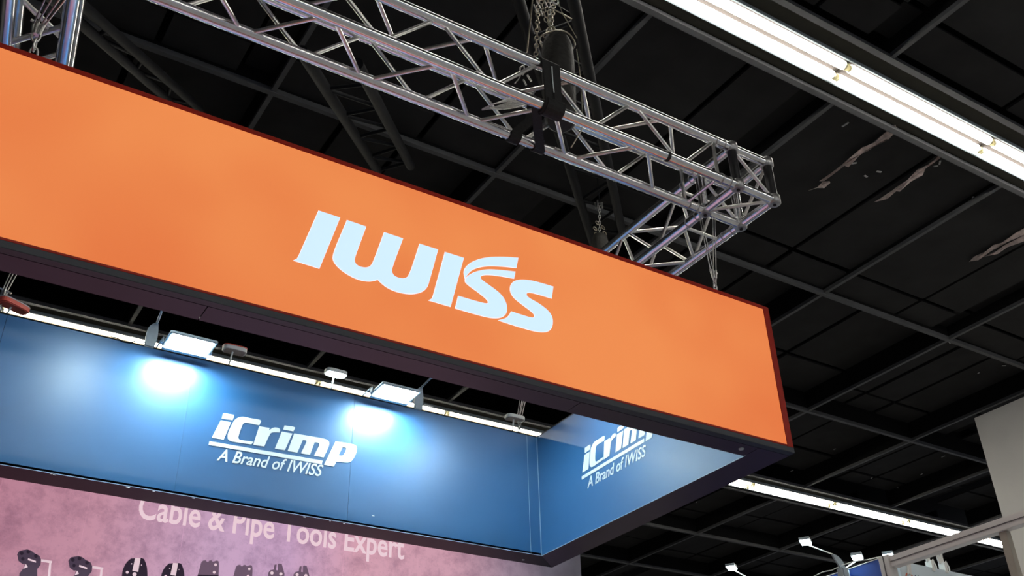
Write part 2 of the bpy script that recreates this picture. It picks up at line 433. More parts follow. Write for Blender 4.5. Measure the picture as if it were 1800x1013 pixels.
for i, (px, py) in enumerate([(1502, 287), (1545, 302), (1522, 310), (1652, 286), (1645, 292), (1380, 199), (1709, 350), (1486, 219), (1669, 602), (1772, 595), (1765, 643), (1720, 656), (1365, 707), (1537, 752), (1467, 790), (1520, 784), (1658, 803), (1620, 834), (1532, 841), (1578, 858), (1392, 828), (1224, 883), (1297, 885)]):
    p = at(px, py, 2, ZC + .325 if (py > 560 or px < 1400) else ZC + .055)
    a = random.uniform(0, 3)
    mb = MB().obox(p, V(math.cos(a), math.sin(a), 0) * random.uniform(.02, .045), V(-math.sin(a), math.cos(a), 0) * .010, V(0, 0, .004))
    mb.build('paper_flake', M['flake'], ceil)

# large light grey wall on the right
gw = thing('wall_right', (15.5, 8, -H0), kind='structure')
zs = [-1.6, 1.4, 4.3, 7.195]
for i in range(3):
    for j, (a, b) in enumerate(((9.40, 6.6), (6.6, 3.6), (3.6, .6))):
        MB().box(15.5, 15.7, b + .003, a, zs[i], zs[i + 1] - .004).build('wall_board', M['wallgrey'], gw)

# =====================================================================================
# THE HANGING SIGN RING
# =====================================================================================
ZTB = 3.377                     # top of the back and side sections
ZB, ZT2 = 2.389, 3.420          # bottom and top
XR, XLf = 4.612, -.42           # outer right / left
YF, YBk = 4.0, 6.64             # outer front / back
IXR, IXL, IYF, IYB = 4.37, -.18, 4.186, 6.424
sign = thing('hanging_sign', (2.1, 5.3, ZB), 'large rectangular overhead sign box with glowing orange front and blue inner panels', 'sign')
# core bodies of the four sides
MB().box(XLf + .01, XR - .012, YF + .045, IYF - .012, ZB + .02, ZT2 - .012).build('front_core', M['fin'], sign)
MB().box(XLf + .01, XR - .012, IYB + .012, YBk - .01, ZB + .02, ZTB - .012).build('back_core', M['fin'], sign)
MB().box(IXR + .012, XR - .012, IYF - .012, IYB + .012, ZB + .02, ZTB - .012).build('side_core', M['fin'], sign)
MB().box(XLf + .012, IXL - .012, IYF - .012, IYB + .012, ZB + .02, ZTB - .012).build('side_core', M['fin'], sign)
# orange backlit front
OX0, OX1, OZ0, OZ1 = XLf + .035, 4.560, 2.437, 3.394
MB().box(OX0, OX1, YF + .003, YF + .03, OZ0, OZ1).build('light_panel', M['orange'], sign)
MB().box(OX1, XR, YF, YF + .05, 2.425, ZT2, .002).build('frame_profile', M['frame'], sign)
MB().box(XLf, OX0, YF, YF + .05, 2.425, ZT2, .002).build('frame_profile', M['frame'], sign)
MB().box(OX0, OX1, YF - .001, YF + .05, OZ1, ZT2 + .001, .002).build('frame_profile', M['frame'], sign)
MB().box(OX0, OX1, YF + .0, YF + .05, OZ0 - .012, OZ0, .001).build('frame_profile', M['frame'], sign)
MB().box(OX0, OX1, YF + .02, YF + .19, ZT2 - .011, ZT2 + .004).build('top_cover', M['frame'], sign)
# charcoal strip under the orange
MB().box(XLf, XR, YF - .001, YF + .046, ZB, 2.424, .002).build('edge_strip', M['trim'], sign)
# underside boards with open mitre
def mitre(pts, m, name='underside_board'):
    n = len(pts)
    lo = [V(x, y, ZB) for x, y in pts]; hi = [V(x, y, ZB + .018) for x, y in pts]
    mb = MB().add(lo + hi, [tuple(range(n)), tuple(range(2 * n - 1, n - 1, -1))] + [(i, (i + 1) % n, n + (i + 1) % n, n + i) for i in range(n)])
    return mb.build(name, m, sign)


g = .0025
mitre([(XLf, YF + .049), (1.0 - g, YF + .049), (1.0 - g, IYF), (XLf, IYF)], M['under'])
mitre([(1.0 + g, YF + .049), (3.05 - g, YF + .049), (3.05 - g, IYF), (1.0 + g, IYF)], M['under'])
mitre([(3.05 + g, YF + .049), (IXR - .012 - g, YF + .049), (IXR - .002 - g, IYF), (3.05 + g, IYF)], M['under'])
mitre([(IXR - .012 + g, YF + .049), (XR, YF + .049), (XR, YBk), (IXR + .0, IYB), (IXR + g, IYF)], M['under'])
mitre([(IXL, IYB), (IXR - g, IYB), (XR - g, YBk), (XLf, YBk)], M['under_shade'])
mitre([(XLf, IYF + g), (IXL, IYF + g), (IXL, IYB), (XLf, YBk - .01)], M['under'])
p = at(1303, 789, 2, ZB)
MB().lathe(p, (0, 0, -1), [(.017, 0), (.015, .006), (.006, .009)], 14).build('cover_cap', M['lampgrey'], sign)
p = at(920, 984, 2, ZB)
MB().lathe(p, (0, 0, -1), [(.012, 0), (.010, .005), (.004, .007)], 12).build('cover_cap', M['lampgrey'], sign)
# outer right and back boards
for a, b in ((YF + .052, 5.3), (5.303, YBk)): MB().box(XR - .011, XR, a, b, ZB + .02, ZTB).build('outer_board', M['trim'], sign)
for a, b in ((XLf, 2.09), (2.093, XR)): MB().box(a, b, YBk - .009, YBk, ZB + .02, ZTB).build('outer_board', M['trim'], sign)
MB().box(XLf, XLf + .011, YF + .052, YBk, ZB + .02, ZTB).build('outer_board', M['trim'], sign)
# top boards
MB().box(XLf, XR, IYB, YBk, ZTB - .011, ZTB - .001).build('top_cover', M['trim'], sign)
MB().box(IXR, XR, IYF, IYB - .003, ZTB - .011, ZTB - .001).build('top_cover', M['trim'], sign)
# blue inner boards
bx = [IXL + .002, .353, 1.553, 2.752, 4.272, IXR - .003]
for i in range(5):
    MB().box(bx[i] + (.0004 if i == 2 else .0012), bx[i + 1] - (.0004 if i == 1 else .0012), IYB, IYB + .011, ZB + .001, ZTB - .006).build('blue_board', M['blue'], sign)
MB().box(IXR, IXR + .011, IYF, IYB + .01, ZB + .001, ZTB - .006).build('blue_board', M['blue'], sign)
MB().box(IXL - .011, IXL, IYF, IYB, ZB + .001, ZTB - .006).build('blue_board', M['blue'], sign)
for a, b in ((IXL, 2.2), (2.203, IXR)): MB().box(a, b, IYF - .011, IYF, ZB + .02, ZTB - .006).build('blue_board', M['blue'], sign)
MB().box(IXR - .0045, IXR - .001, IYB - .004, IYB, ZB + .002, ZTB - .006).build('corner_strip', M['whiteline'], sign)
MB().box(4.2705, 4.2735, IYB - .0015, IYB + .002, ZB + .002, ZTB - .006).build('corner_strip', M['whiteline'], sign)
MB().box(IXL, IXR, IYB - .0015, IYB + .003, ZB - .0005, ZB + .0035).build('bottom_edge_strip', M['whiteline'], sign)
MB().box(IXR - .001, IXR + .003, IYF, IYB, ZB - .0005, ZB + .0035).build('bottom_edge_strip', M['whiteline'], sign)
MB().box(IXL, IXR, IYB - .003, IYB + .012, ZTB - .006, ZTB - .001).build('top_edge_strip', M['trough'], sign)

# big logo on the orange front
def px_loop(pts, ox, oy, sc_, ax, val, it=3):
    out = []
    for x, y in smooth_loop(pts, it):
        q = at(ox + x / sc_, oy + y / sc_, ax, val)
        out.append((q.x, q.z) if ax == 1 else (-q.y, q.z))
    return out


S_ = 's'


def grow(L, d):
    area = sum(L[i - 1][0] * L[i][1] - L[i][0] * L[i - 1][1] for i in range(len(L))); sg = 1 if area > 0 else -1
    out = []
    for i in range(len(L)):
        a, b, c = L[i - 1], L[i], L[(i + 1) % len(L)]
        n = []
        for p, q in ((a, b), (b, c)):
            l = math.hypot(q[0] - p[0], q[1] - p[1]) or 1; n.append(((q[1] - p[1]) / l * sg, -(q[0] - p[0]) / l * sg))
        nx, ny = n[0][0] + n[1][0], n[0][1] + n[1][1]; l = math.hypot(nx, ny) or 1
        k = min(2.2, 2 / max(l, .2)) * d / 1.0
        out.append((b[0] + nx / l * k, b[1] + ny / l * k))
    return out


LOGO = [
    [[(218, 75), (350, 118), (220, 437), (62, 388), (82, 379), (95, 355)]],
    [[(398, 135), (515, 175), (452, 345, S_), (438, 392, S_), (462, 425, S_), (512, 438, S_), (548, 428, S_), (570, 385, S_), (633, 212), (748, 250), (690, 405, S_), (674, 460, S_), (702, 496, S_), (765, 508, S_), (795, 480, S_), (857, 285), (970, 320), (918, 510, S_), (902, 562, S_), (862, 592, S_), (790, 602, S_), (700, 584, S_), (635, 550, S_), (592, 508), (540, 522, S_), (460, 508, S_), (370, 458, S_), (312, 400, S_), (306, 350, S_)]],
    [[(1018, 337), (1133, 373), (1050, 679), (917, 641), (935, 632), (943, 612)]],
    [[(1143, 501), (1133, 450, S_), (1180, 400, S_), (1270, 370, S_), (1380, 366, S_), (1478, 373), (1466, 434), (1400, 426, S_), (1285, 419, S_), (1197, 438, S_), (1158, 472, S_)]],
    [[(1460, 461), (1452, 501), (1370, 486, S_), (1280, 475, S_), (1238, 485, S_), (1240, 508, S_), (1310, 555, S_), (1380, 610, S_), (1412, 680, S_), (1400, 735, S_), (1350, 755, S_), (1270, 745, S_), (1083, 690), (1102, 615), (1255, 660, S_), (1292, 664, S_), (1290, 640, S_), (1230, 590, S_), (1165, 545, S_), (1136, 514, S_), (1182, 470, S_), (1272, 445, S_), (1370, 450, S_)]],
    [[(1700, 555), (1690, 627), (1590, 596, S_), (1530, 586, S_), (1532, 620, S_), (1610, 660, S_), (1680, 715, S_), (1702, 770, S_), (1685, 835, S_), (1620, 843, S_), (1530, 822, S_), (1358, 768), (1405, 757, S_), (1425, 735, S_), (1437, 713), (1540, 747, S_), (1585, 756, S_), (1585, 725, S_), (1510, 670, S_), (1440, 615, S_), (1425, 555, S_), (1460, 512, S_), (1560, 513, S_)]],
]
for L in LOGO:
    lp = [px_loop(l, 500, 350, 3.6, 1, YF) for l in L]
    lt_ = shape(lp, front_plane(YF + .002), .004).build('letter', M['logo'], sign)
    shape([grow(l, .0028) for l in lp], front_plane(YF + .003), .002).build('letter_rim', M['logorim'], lt_)

# second brand lettering (traced once, laid on the back board and on the right board)
LET = [
    [[(368, 110), (375, 107), (440, 118), (446, 124), (435, 157), (358, 145)]],
    [[(351, 158), (424, 171), (372, 294), (288, 279)]],
    [[(636, 163), (622, 193), (535, 174, S_), (510, 178, S_), (500, 200, S_), (477, 262, S_), (474, 290, S_), (500, 298, S_), (581, 308), (567, 327), (470, 314, S_), (405, 302, S_), (397, 262, S_), (420, 205, S_), (450, 148, S_), (500, 128, S_), (560, 143, S_), (625, 152, S_)]],
    [[(622, 200), (695, 212), (690, 228), (725, 205, S_), (770, 214, S_), (766, 243), (712, 240, S_), (694, 258, S_), (657, 342), (580, 330)]],
    [[(800, 194), (865, 202, S_), (875, 210), (862, 235), (790, 223)]],
    [[(781, 237), (855, 251), (802, 368), (732, 357)]],
    [[(868, 250), (1050, 280, S_), (1110, 296, S_), (1118, 330, S_), (1075, 419), (1007, 406), (1046, 330, S_), (1040, 316, S_), (1012, 312), (978, 401), (915, 390), (957, 305, S_), (950, 298, S_), (928, 297), (890, 385), (822, 373)]],
    [[(1158, 305), (1270, 322, S_), (1312, 338, S_), (1306, 385, S_), (1278, 440, S_), (1250, 458, S_), (1165, 447), (1146, 483), (1077, 470)], [(1208, 346), (1236, 351, S_), (1232, 366, S_), (1212, 408, S_), (1180, 403)]],
    [[(272, 304), (1067, 441), (1062, 467), (266, 330)]],
]
letters_uv = []
for L in LET: letters_uv.append([px_loop(l, 300, 700, 4., 1, IYB) for l in L])
back_lettering = []
for L in letters_uv:
    shape(L, front_plane(IYB), .003).build('underline' if L is letters_uv[-1] else 'letter', M['white'], sign)
u0 = at(300 + 266 / 4, 700 + 330 / 4, 1, IYB); u1 = at(300 + 1062 / 4, 700 + 467 / 4, 1, IYB)
# same lettering on the right board
r0 = at(1000 + 180 / 7.794, 740 + 808 / 7.794, 0, IXR); r1 = at(1000 + 1035 / 7.794, 740 + 288 / 7.794, 0, IXR)
kk = (r0.y - r1.y) / (u1.x - u0.x)
for L in letters_uv:
    L2 = [[(-r0.y + (a - u0.x) * kk, r0.z + (b - u0.z) * kk - (.0205 * kk * (a - u0.x) / (u1.x - u0.x)) + (r1.z - r0.z) * (a - u0.x) / (u1.x - u0.x)) for a, b in l] for l in L]
    shape(L2, side_plane(IXR), .003).build('underline' if L is letters_uv[-1] else 'letter', M['white'], sign)


def fit_text(s, w, ex, base, **k):      # text scaled to width w: ex = (origin), gives mesh builder
    t = text(s, lambda a, b, c: (a, b, c), 1., **k)
    xs = [v.x for v in t.v]; x0, x1 = min(xs), max(xs)
    return t, x0, (w / (x1 - x0))


def lay_text(s, o2, w, hs, plane, m, name, slope=0., shear=0., bold=0., thick=.003, parent=None):
    t, x0, k = fit_text(s, w, None, None, shear=shear, bold=bold)
    mb = MB(); mb.f = t.f; mb.smooth = t.smooth
    for v in t.v:
        a = (v.x - x0) * k; b = v.y * hs
        mb.v.append(Vector(plane(o2[0] + a, o2[1] + b + slope * a, thick if v.z > .0005 else 0)))
    return mb.build(name, m, parent)


b0 = at(300 + 322 / 4, 700 + 437 / 4, 1, IYB); b1 = at(300 + 1068 / 4, 700 + 553 / 4, 1, IYB)
tc_ = at(300 + 350 / 4, 700 + 372 / 4, 1, IYB)
HS = .122
lay_text('A Brand of IWISS', (b0.x, b0.z), b1.x - b0.x, HS, front_plane(IYB), M['white'], 'lettering', (b1.z - b0.z) / (b1.x - b0.x), .32, .012, parent=sign)
lay_text('A Brand of IWISS', (-r0.y + (b0.x - u0.x) * kk, r0.z + (b0.z - u0.z) * kk), (b1.x - b0.x) * kk, HS * kk, side_plane(IXR), M['white'], 'lettering', .01, .32, .012, parent=sign)

# small pale chips along the lower edge of the blue boards
random.seed(11)
mb = MB()
for px, py in [(90, 833), (96, 835), (225, 857), (270, 864), (340, 876), (535, 909), (580, 916), (605, 921), (656, 907)]:
    p = at(px, py, 1, IYB); mb.obox(p, V(random.uniform(.004, .012), 0, 0), V(0, .001, 0), V(0, 0, .0025))
mb.build('edge_chip', M['white'], sign)['kind'] = 'stuff'

# =====================================================================================
# TRUSSES
# =====================================================================================
CR, BR = .033, .0125
ZA = 4.1406; TS = .32
YA, YC = 3.7657, 4.096
XA, XB = 4.26, 4.592


def zigzag(parent, P, Q, d, t0, t1, period, phase, m, r=BR, gap=.045, cr=CR, inset=True):
    """braces between chord P (nodes at phase + k*period) and chord Q (nodes half way)"""
    P = Vector(P); Q = Vector(Q); d = Vector(d).normalized(); n = (Q - P).normalized()
    k = math.floor((t0 - phase) / period) - 1; out = []
    while phase + k * period < t1 + period:
        a = phase + k * period
        for s0, s1 in ((gap, period / 2 - gap), (-gap, -period / 2 + gap)):
            if t0 - .01 <= a + s0 <= t1 + .01 and t0 - .01 <= a + s1 <= t1 + .01:
                p = P + d * (a + s0) + n * cr * .7; q = Q + d * (a + s1) - n * cr * .7
                MB().tube(p, q, r, 10).build('brace', m, parent)
        k += 1


def chord(parent, p0, p1, m, r=CR): return MB().tube(p0, p1, r, 20).build('chord', m, parent)


# long front truss
tr = thing('long_truss', (1.8, 3.93, ZA), 'long silver box truss running above the orange sign', 'truss')
A0, A1 = -1.2, XA - .15
for y in (YA, YC):
    for z in (ZA, ZA + TS): chord(tr, (A0, y, z), (A1, y, z), M['alu'])
per = .711
zigzag(tr, (0, YC, ZA), (0, YA, ZA), (1, 0, 0), A0, A1, per, .985, M['alu_brace'])
zigzag(tr, (0, YC, ZA), (0, YC, ZA + TS), (1, 0, 0), A0, A1, per, 1.33, M['alu_brace'])
zigzag(tr, (0, YA, ZA), (0, YA, ZA + TS), (1, 0, 0), A0, A1, per, 1.64, M['alu_brace'])
zigzag(tr, (0, YC, ZA + TS), (0, YA, ZA + TS), (1, 0, 0), A0, A1, per, .50, M['alu_brace'])
for x in (A1 - .02,):
    MB().tube((x, YC, ZA), (x, YA, ZA), BR, 10).build('brace', M['alu_brace'], tr)
    MB().tube((x, YA, ZA), (x, YA, ZA + TS), BR, 10).build('brace', M['alu_brace'], tr)
    MB().tube((x, YC, ZA), (x, YC, ZA + TS), BR, 10).build('brace', M['alu_brace'], tr)
# little rings of tape on the chords
for px, py, y in ((1102, 255, YC), (1171, 266, YA)):
    z = ZA + (TS if y == YC else 0); x = at(px, py, 1, y).x
    MB().tube((x - .012, y, z), (x + .012, y, z), CR + .002, 16).build('tape_ring', M['strap'], tr)

# corner block
cb = thing('truss_corner', (4.42, 3.93, ZA), 'silver truss corner block with bolted round joints', 'truss')
c8 = {}
for i, x in enumerate((XA, XB)):
    for j, y in enumerate((YA, YC)):
        for k, z in enumerate((ZA, ZA + TS)):
            c8[i, j, k] = V(x, y, z)
            MB().lathe((x, y, z - .036), (0, 0, 1), [(.036, 0), (.045, .008), (.045, .064), (.036, .072)], 18).build('joint', M['alu_dark'], cb)
            MB().lathe((x, y, z - .037), (0, 0, -1), [(.012, 0), (.012, .006)], 10).build('bolt', M['strap'], cb)
def ctube(a, b, r=CR * .95, m='alu'):
    d = (c8[b] - c8[a]).normalized(); return MB().tube(c8[a] + d * .035, c8[b] - d * .035, r, 16).build('corner_tube', M[m], cb)
for j in (0, 1):
    for k in (0, 1): ctube((0, j, k), (1, j, k)); ctube((j, 0, k), (j, 1, k)); ctube((j, k, 0), (j, k, 1), m='post_dark_refl' if k == 0 else 'alu')
for a, b in (((0, 1, 0), (1, 0, 0)), ((0, 0, 1), (1, 1, 1)), ((0, 0, 1), (1, 0, 0)), ((1, 0, 1), (1, 1, 0)), ((0, 0, 0), (0, 1, 1)), ((0, 1, 1), (1, 1, 0))):
    d = (c8[b] - c8[a]).normalized(); MB().tube(c8[a] + d * .06, c8[b] - d * .06, BR, 10).build('brace', M['alu_brace'], cb)
for j in (0, 1):
    for k in (0, 1):
        p = c8[0, j, k]; MB().tube(p + V(-.15, 0, 0), p + V(-.03, 0, 0), CR, 18).build('coupler_sleeve', M['alu'], cb)
        MB().tube(p + V(-.155, 0, 0), p + V(-.145, 0, 0), CR + .003, 18).build('coupler_ring', M['alu_dark'], cb)
        MB().tube(p + V(-.08, 0, 0), p + V(-.072, 0, 0), CR + .003, 18).build('coupler_ring', M['alu_dark'], cb)
        q = c8[j, 1, k]; MB().tube(q + V(0, .03, 0), q + V(0, .17, 0), CR, 18).build('coupler_sleeve', M['alu'], cb)
        MB().tube(q + V(0, .165, 0), q + V(0, .175, 0), CR + .003, 18).build('coupler_ring', M['alu_dark'], cb)
        MB().tube(q + V(0, .072, 0), q + V(0, .08, 0), CR + .003, 18).build('coupler_ring', M['alu_dark'], cb)

# side truss running back from the corner
st = thing('side_truss', (4.42, 5.4, ZA), 'silver box truss running back from the corner and dipping behind the orange sign', 'truss')
Y0, Y1 = YC + .17, 6.9
for x in (XA, XB):
    for z in (ZA, ZA + TS): chord(st, (x, Y0, z), (x, Y1, z), M['alu'])
zigzag(st, (XA, 0, ZA), (XB, 0, ZA), (0, 1, 0), Y0, Y1, .66, 4.95, M['alu_brace'])
zigzag(st, (XA, 0, ZA), (XA, 0, ZA + TS), (0, 1, 0), Y0, Y1, .66, 4.62, M['alu_brace'])
zigzag(st, (XB, 0, ZA), (XB, 0, ZA + TS), (0, 1, 0), Y0, Y1, .66, 4.62, M['alu_brace'])
zigzag(st, (XA, 0, ZA + TS), (XB, 0, ZA + TS), (0, 1, 0), Y0, Y1, .66, 4.95, M['alu_brace'])
for x0_, x1_ in ((XA, XB),):
    MB().tube((x0_, Y0 + .05, ZA), (x1_, Y0 + .05, ZA), BR, 10).build('brace', M['alu_brace'], st)
    MB().tube((x0_, Y0 + .05, ZA + TS), (x1_, Y0 + .05, ZA + TS), BR, 10).build('brace', M['alu_brace'], st)

# left truss
lt = thing('left_truss', (0, 5.2, ZA), 'thick silver truss tubes at the upper left corner, dipping behind the sign', 'truss')
dL = V(.11, .994, 0).normalized(); nL = V(.994, -.11, 0)
def LP(u, t, z): return V(.03, 4.55, z) + nL * u + dL * t
for u in (-.16, .14):
    for z in (ZA, ZA + TS): chord(lt, LP(u, -.27, z), LP(u, 2.3, z), M['alu'], .040)
zigzag(lt, LP(-.16, 0, ZA), LP(.14, 0, ZA), dL, -.26, 2.2, .66, .30, M['alu_brace'], r=.017)
zigzag(lt, LP(-.16, 0, ZA + TS), LP(.14, 0, ZA + TS), dL, -.26, 2.2, .66, .20, M['alu_brace'], r=.017)
zigzag(lt, LP(.14, 0, ZA), LP(.14, 0, ZA + TS), dL, -.26, 2.2, .66, .02, M['alu_brace'], r=.017)
zigzag(lt, LP(-.16, 0, ZA), LP(-.16, 0, ZA + TS), dL, -.26, 2.2, .66, .35, M['alu_brace'], r=.017)

# black roof trusses behind
def roof_truss(name, label, ends, width_r=.05, n=5):
    c = sum((e[0] + e[1] for e in ends), V(0, 0, 0)) / (2 * len(ends))
    t = thing(name, c, label, 'roof truss')
    for a, b in ends: MB().tube(a, b, width_r, 12).build('chord', M['blacksteel'], t)
    for i in range(len(ends) - 1):
        (a, b), (c_, d) = ends[i], ends[i + 1]
        for k in range(n):
            s = (k + .2) / n; e = (k + .75) / n
            MB().tube(a.lerp(b, s), c_.lerp(d, e), .018, 8).build('brace', M['blacksteel'], t)
            MB().tube(c_.lerp(d, e), a.lerp(b, min(1, s + 1 / n)), .018, 8).build('brace', M['blacksteel'], t)
    return t


roof_truss('roof_truss', 'slanting black roof truss seen left of the big letters, beneath the silver truss',
           [(at(560, 60, 2, 5.9), at(722, 294, 2, 7.12)), (at(470, 0, 2, 5.9), at(662, 300, 2, 7.12))][::-1] and
           [(at(530, 90, 2, 5.7), at(664, 300, 2, 7.12)), (at(628, 112, 2, 5.8), at(722, 292, 2, 7.12))])
roof_truss('roof_truss', 'black roof truss dropping behind the right half of the silver truss',
           [(at(893, -60, 2, 6.2), at(1046, 440, 2, 7.1)), (at(1000, -40, 2, 6.0), at(1096, 420, 2, 7.1))], n=7)
roof_truss('roof_truss', 'slanting black roof truss above the left end of the orange sign',
           [(at(60, -30, 2, 5.2), at(330, 205, 2, 7.1)), (at(135, 0, 2, 5.5), at(352, 192, 2, 7.1))], width_r=.042, n=4)

# =====================================================================================
# RIGGING on the long truss
# =====================================================================================
def link_chain(mb, pts, L=.05, wr=.0042, w=.012):
    pts = [Vector(p) for p in pts]; flip = 0
    for a, b in zip(pts, pts[1:]):
        d = b - a; n = max(1, int(d.length / (L * .72))); dd = d.normalized()
        o = dd.orthogonal().normalized(); o2 = dd.cross(o)
        for i in range(n):
            c = a + d * ((i + .5) / n); s = o if flip % 2 else o2; flip += 1
            ring = []
            for k in range(10):
                t = 2 * math.pi * k / 10
                ring.append(c + dd * (L / 2 - wr) * math.cos(t) * (1.0) + s * w * math.sin(t) * 1.15)
            mb.path(ring, wr, 5, closed=True)
    return mb


hz = lambda px, py, y=3.93: at(px, py, 1, y)
# sling strap wrapped round the chords
sl = thing('webbing_sling', hz(960, 150), 'wide black webbing sling wrapped around the long truss below the chain', 'sling')
def bandpath(pts, w_, th, name, m, parent):     # flat band following points; width along X
    mb = MB(); P = [Vector(p) for p in pts]; n = len(P); vs_ = []
    for i, p in enumerate(P):
        d = (P[min(i + 1, n - 1)] - P[max(i - 1, 0)]).normalized(); nn = d.cross(V(1, 0, 0)).normalized()
        ww = w_ if not isinstance(w_, list) else w_[i]
        vs_ += [p + V(-ww, 0, 0) - nn * th, p + V(ww, 0, 0) - nn * th, p + V(ww, 0, 0) + nn * th, p + V(-ww, 0, 0) + nn * th]
    fs = [(4 * i + k, 4 * i + (k + 1) % 4, 4 * i + 4 + (k + 1) % 4, 4 * i + 4 + k) for i in range(n - 1) for k in range(4)]
    fs += [(3, 2, 1, 0), (4 * n - 4, 4 * n - 3, 4 * n - 2, 4 * n - 1)]
    mb.add(vs_, fs); return mb.build(name, m, parent)


def ringpts(x, y, z, r, a0, a1, n=10):
    return [V(x, y + r * math.cos(math.radians(a0 + (a1 - a0) * i / n)), z + r * math.sin(math.radians(a0 + (a1 - a0) * i / n))) for i in range(n + 1)]


xs_ = at(962, 140, 1, YA).x
r_ = CR + .008
# two bands: over the upper front chord down to and under the lower front chord
for dx in (-.028, .032):
    pts = ringpts(xs_ + dx, YA, ZA + TS, r_, 20, 180, 8) + [V(xs_ + dx * .9, YA - r_ - .006, ZA + TS * .5)] + ringpts(xs_ + dx * .7, YA, ZA, r_ + .004, 180, 380, 10)
    bandpath(pts, .034, .006, 'sling_band', M['strap'], sl)
bandpath(ringpts(xs_ + .02, YA, ZA, r_ + .012, 120, 420, 14), .062, .007, 'sling_bight', M['strap'], sl)
MB().path([V(xs_, YA - r_ - .014, ZA + TS * .9), V(xs_ - .004, YA - r_ - .018, ZA + TS * .55), V(xs_ + .004, YA - r_ - .014, ZA + .08)], .004, 6).build('stitching', M['white'], sl)
# straps hanging to the rear lower chord
for px0, px1, sx in ((975, 950, 0), (920, 905, 1)):
    xa = at(945, 205, 1, YA).x if not sx else at(915, 185, 1, YC).x
    xb = at(946, 250, 1, YC).x if not sx else at(902, 225, 1, YC).x
    if not sx: pts = [V(xa, YA + .01, ZA - .02), V((xa + xb) / 2, (YA + YC) / 2, ZA - .03), V(xb, YC - .02, ZA - r_)] + ringpts(xb, YC, ZA, r_ + .002, 250, 480, 12)
    else: pts = [V(xa + .06, YC - .05, ZA + TS), V(xa + .03, YC - .06, ZA + TS * .4)] + ringpts(xb, YC, ZA, r_ + .002, 170, 400, 12)
    bandpath(pts, .036, .004, 'sling_tail', M['strap'], sl)

# chain bag, chains, hooks
yb_ = 4.02
bg = thing('chain_bag', hz(985, 140, yb_), 'black cloth chain bag hanging over the long truss', 'bag')
prof_px = [(-.055, 0), ]
cx = (hz(955, 110, yb_) + hz(1010, 110, yb_)) / 2
c0 = hz(985, 215, yb_)
c1 = hz(979, 64, yb_)
hgt = (c1 - c0).length
MB().lathe(c0, (c1 - c0), [(.10, 0), (.125, .02), (.135, hgt * .3), (.138, hgt * .62), (.132, hgt * .82), (.112, hgt * .92), (.07, hgt * .99), (.02, hgt)], 20, sx=1, sy=.8).build('bag_body', M['bag'], bg)
MB().path([c1 + V(.125 * math.cos(t), .10 * math.sin(t), -.055 + .01 * math.sin(3 * t)) for t in [2 * math.pi * i / 24 for i in range(24)]], .006, 6, closed=True).build('bag_rim', M['chain'], bg)
MB().path([c0 + V(.13, -.06, hgt * .85), c0 + V(.145, -.06, hgt * .5), c0 + V(.140, -.05, -.02), c0 + V(.04, -.04, -.22)], .004, 6).build('bag_cord', M['chain'], bg)

ch = thing('hoist_chain', hz(965, 30, yb_), 'tangled steel hoist chains dropping into the black chain bag', 'chain')
mb = MB(); link_chain(mb, [hz(948, -30), hz(944, 50), hz(942, 98)]); mb.build('chain_fall', M['chain'], ch)
mb = MB(); link_chain(mb, [hz(955, -30, yb_), hz(962, 20, yb_), hz(970, 55, yb_), hz(964, 70, yb_)]); mb.build('chain_fall', M['chain'], ch)
mb = MB(); link_chain(mb, [hz(973, -30, yb_), hz(973, 15, yb_), hz(969, 40, yb_), hz(975, 62, yb_), hz(982, 66, yb_)]); mb.build('chain_fall', M['chain'], ch)
mb = MB(); link_chain(mb, [hz(944, -30, yb_), hz(958, 30, yb_), hz(966, 48, yb_), hz(957, 66, yb_)]); mb.build('chain_fall', M['chain'], ch)
mb = MB(); link_chain(mb, [hz(962, -30, yb_), hz(968, 12, yb_), hz(967, 38, yb_), hz(971, 64, yb_)]); mb.build('chain_fall', M['steel'], ch)
hk = thing('hoist_hook', hz(950, 10, 3.9), 'steel hook and shackle cluster at the top of the chain', 'hook')
p = hz(975, 0, 3.9)
MB().path([p + V(.03 * math.cos(t), 0, .035 * math.sin(t)) for t in [math.radians(200 + 260 * i / 12) for i in range(13)]], .006, 8).build('hook', M['steel'], hk)
for q0, q1 in (((938, 8), (944, 22)), ((943, 2), (950, 15)), ((957, 2), (962, 12)), ((950, 18), (954, 28))):
    MB().tube(hz(*q0, 3.88), hz(*q1, 3.88), .005, 8).build('shackle_pin', M['steel'], hk)
MB().tube(hz(968, 14, 3.9), hz(1005, 33, 3.9), .0045, 8).build('safety_rod', M['chain'], hk)
MB().path([hz(982, 6, 3.9), hz(988, 22, 3.9), hz(1003, 48, 3.9), hz(1014, 67, 3.9)], .0035, 6).build('cord', M['chain'], hk)
MB().path([hz(940, 18, 3.9), hz(946, 35, 3.9), hz(948, 48, 3.9), hz(951, 54, 3.9)], .0035, 6).build('cord', M['chain'], hk)
rope = MB().tube(hz(938, -20, YA - .05), hz(926, 92, YA), .0055, 8).build('steel_rope', M['chain'])
tag(rope, 'taut pale steel rope dropping onto the long truss left of the chains', 'rope')
# carabiner and shackle between chords
cr_ = thing('shackle', hz(925, 125, 3.98), 'small shackle and hook inside the truss left of the sling', 'shackle')
MB().path([hz(919, 116, 3.98), hz(914, 119, 3.98), hz(914, 126, 3.98), hz(919, 132, 3.98), hz(923, 125, 3.98), hz(921, 116, 3.98)], .005, 8, closed=True).build('bow', M['steel'], cr_)
MB().tube(hz(927, 132, 3.98), hz(934, 143, 3.98), .006, 8).build('pin', M['steel'], cr_)
MB().tube(hz(920, 140, 3.98), hz(925, 150, 3.98), .006, 8).build('pin', M['steel'], cr_)
MB().path([hz(915, 133, 3.98), hz(911, 140, 3.98), hz(905, 147, 3.98)], .004, 8).build('wire_end', M['steel'], cr_)
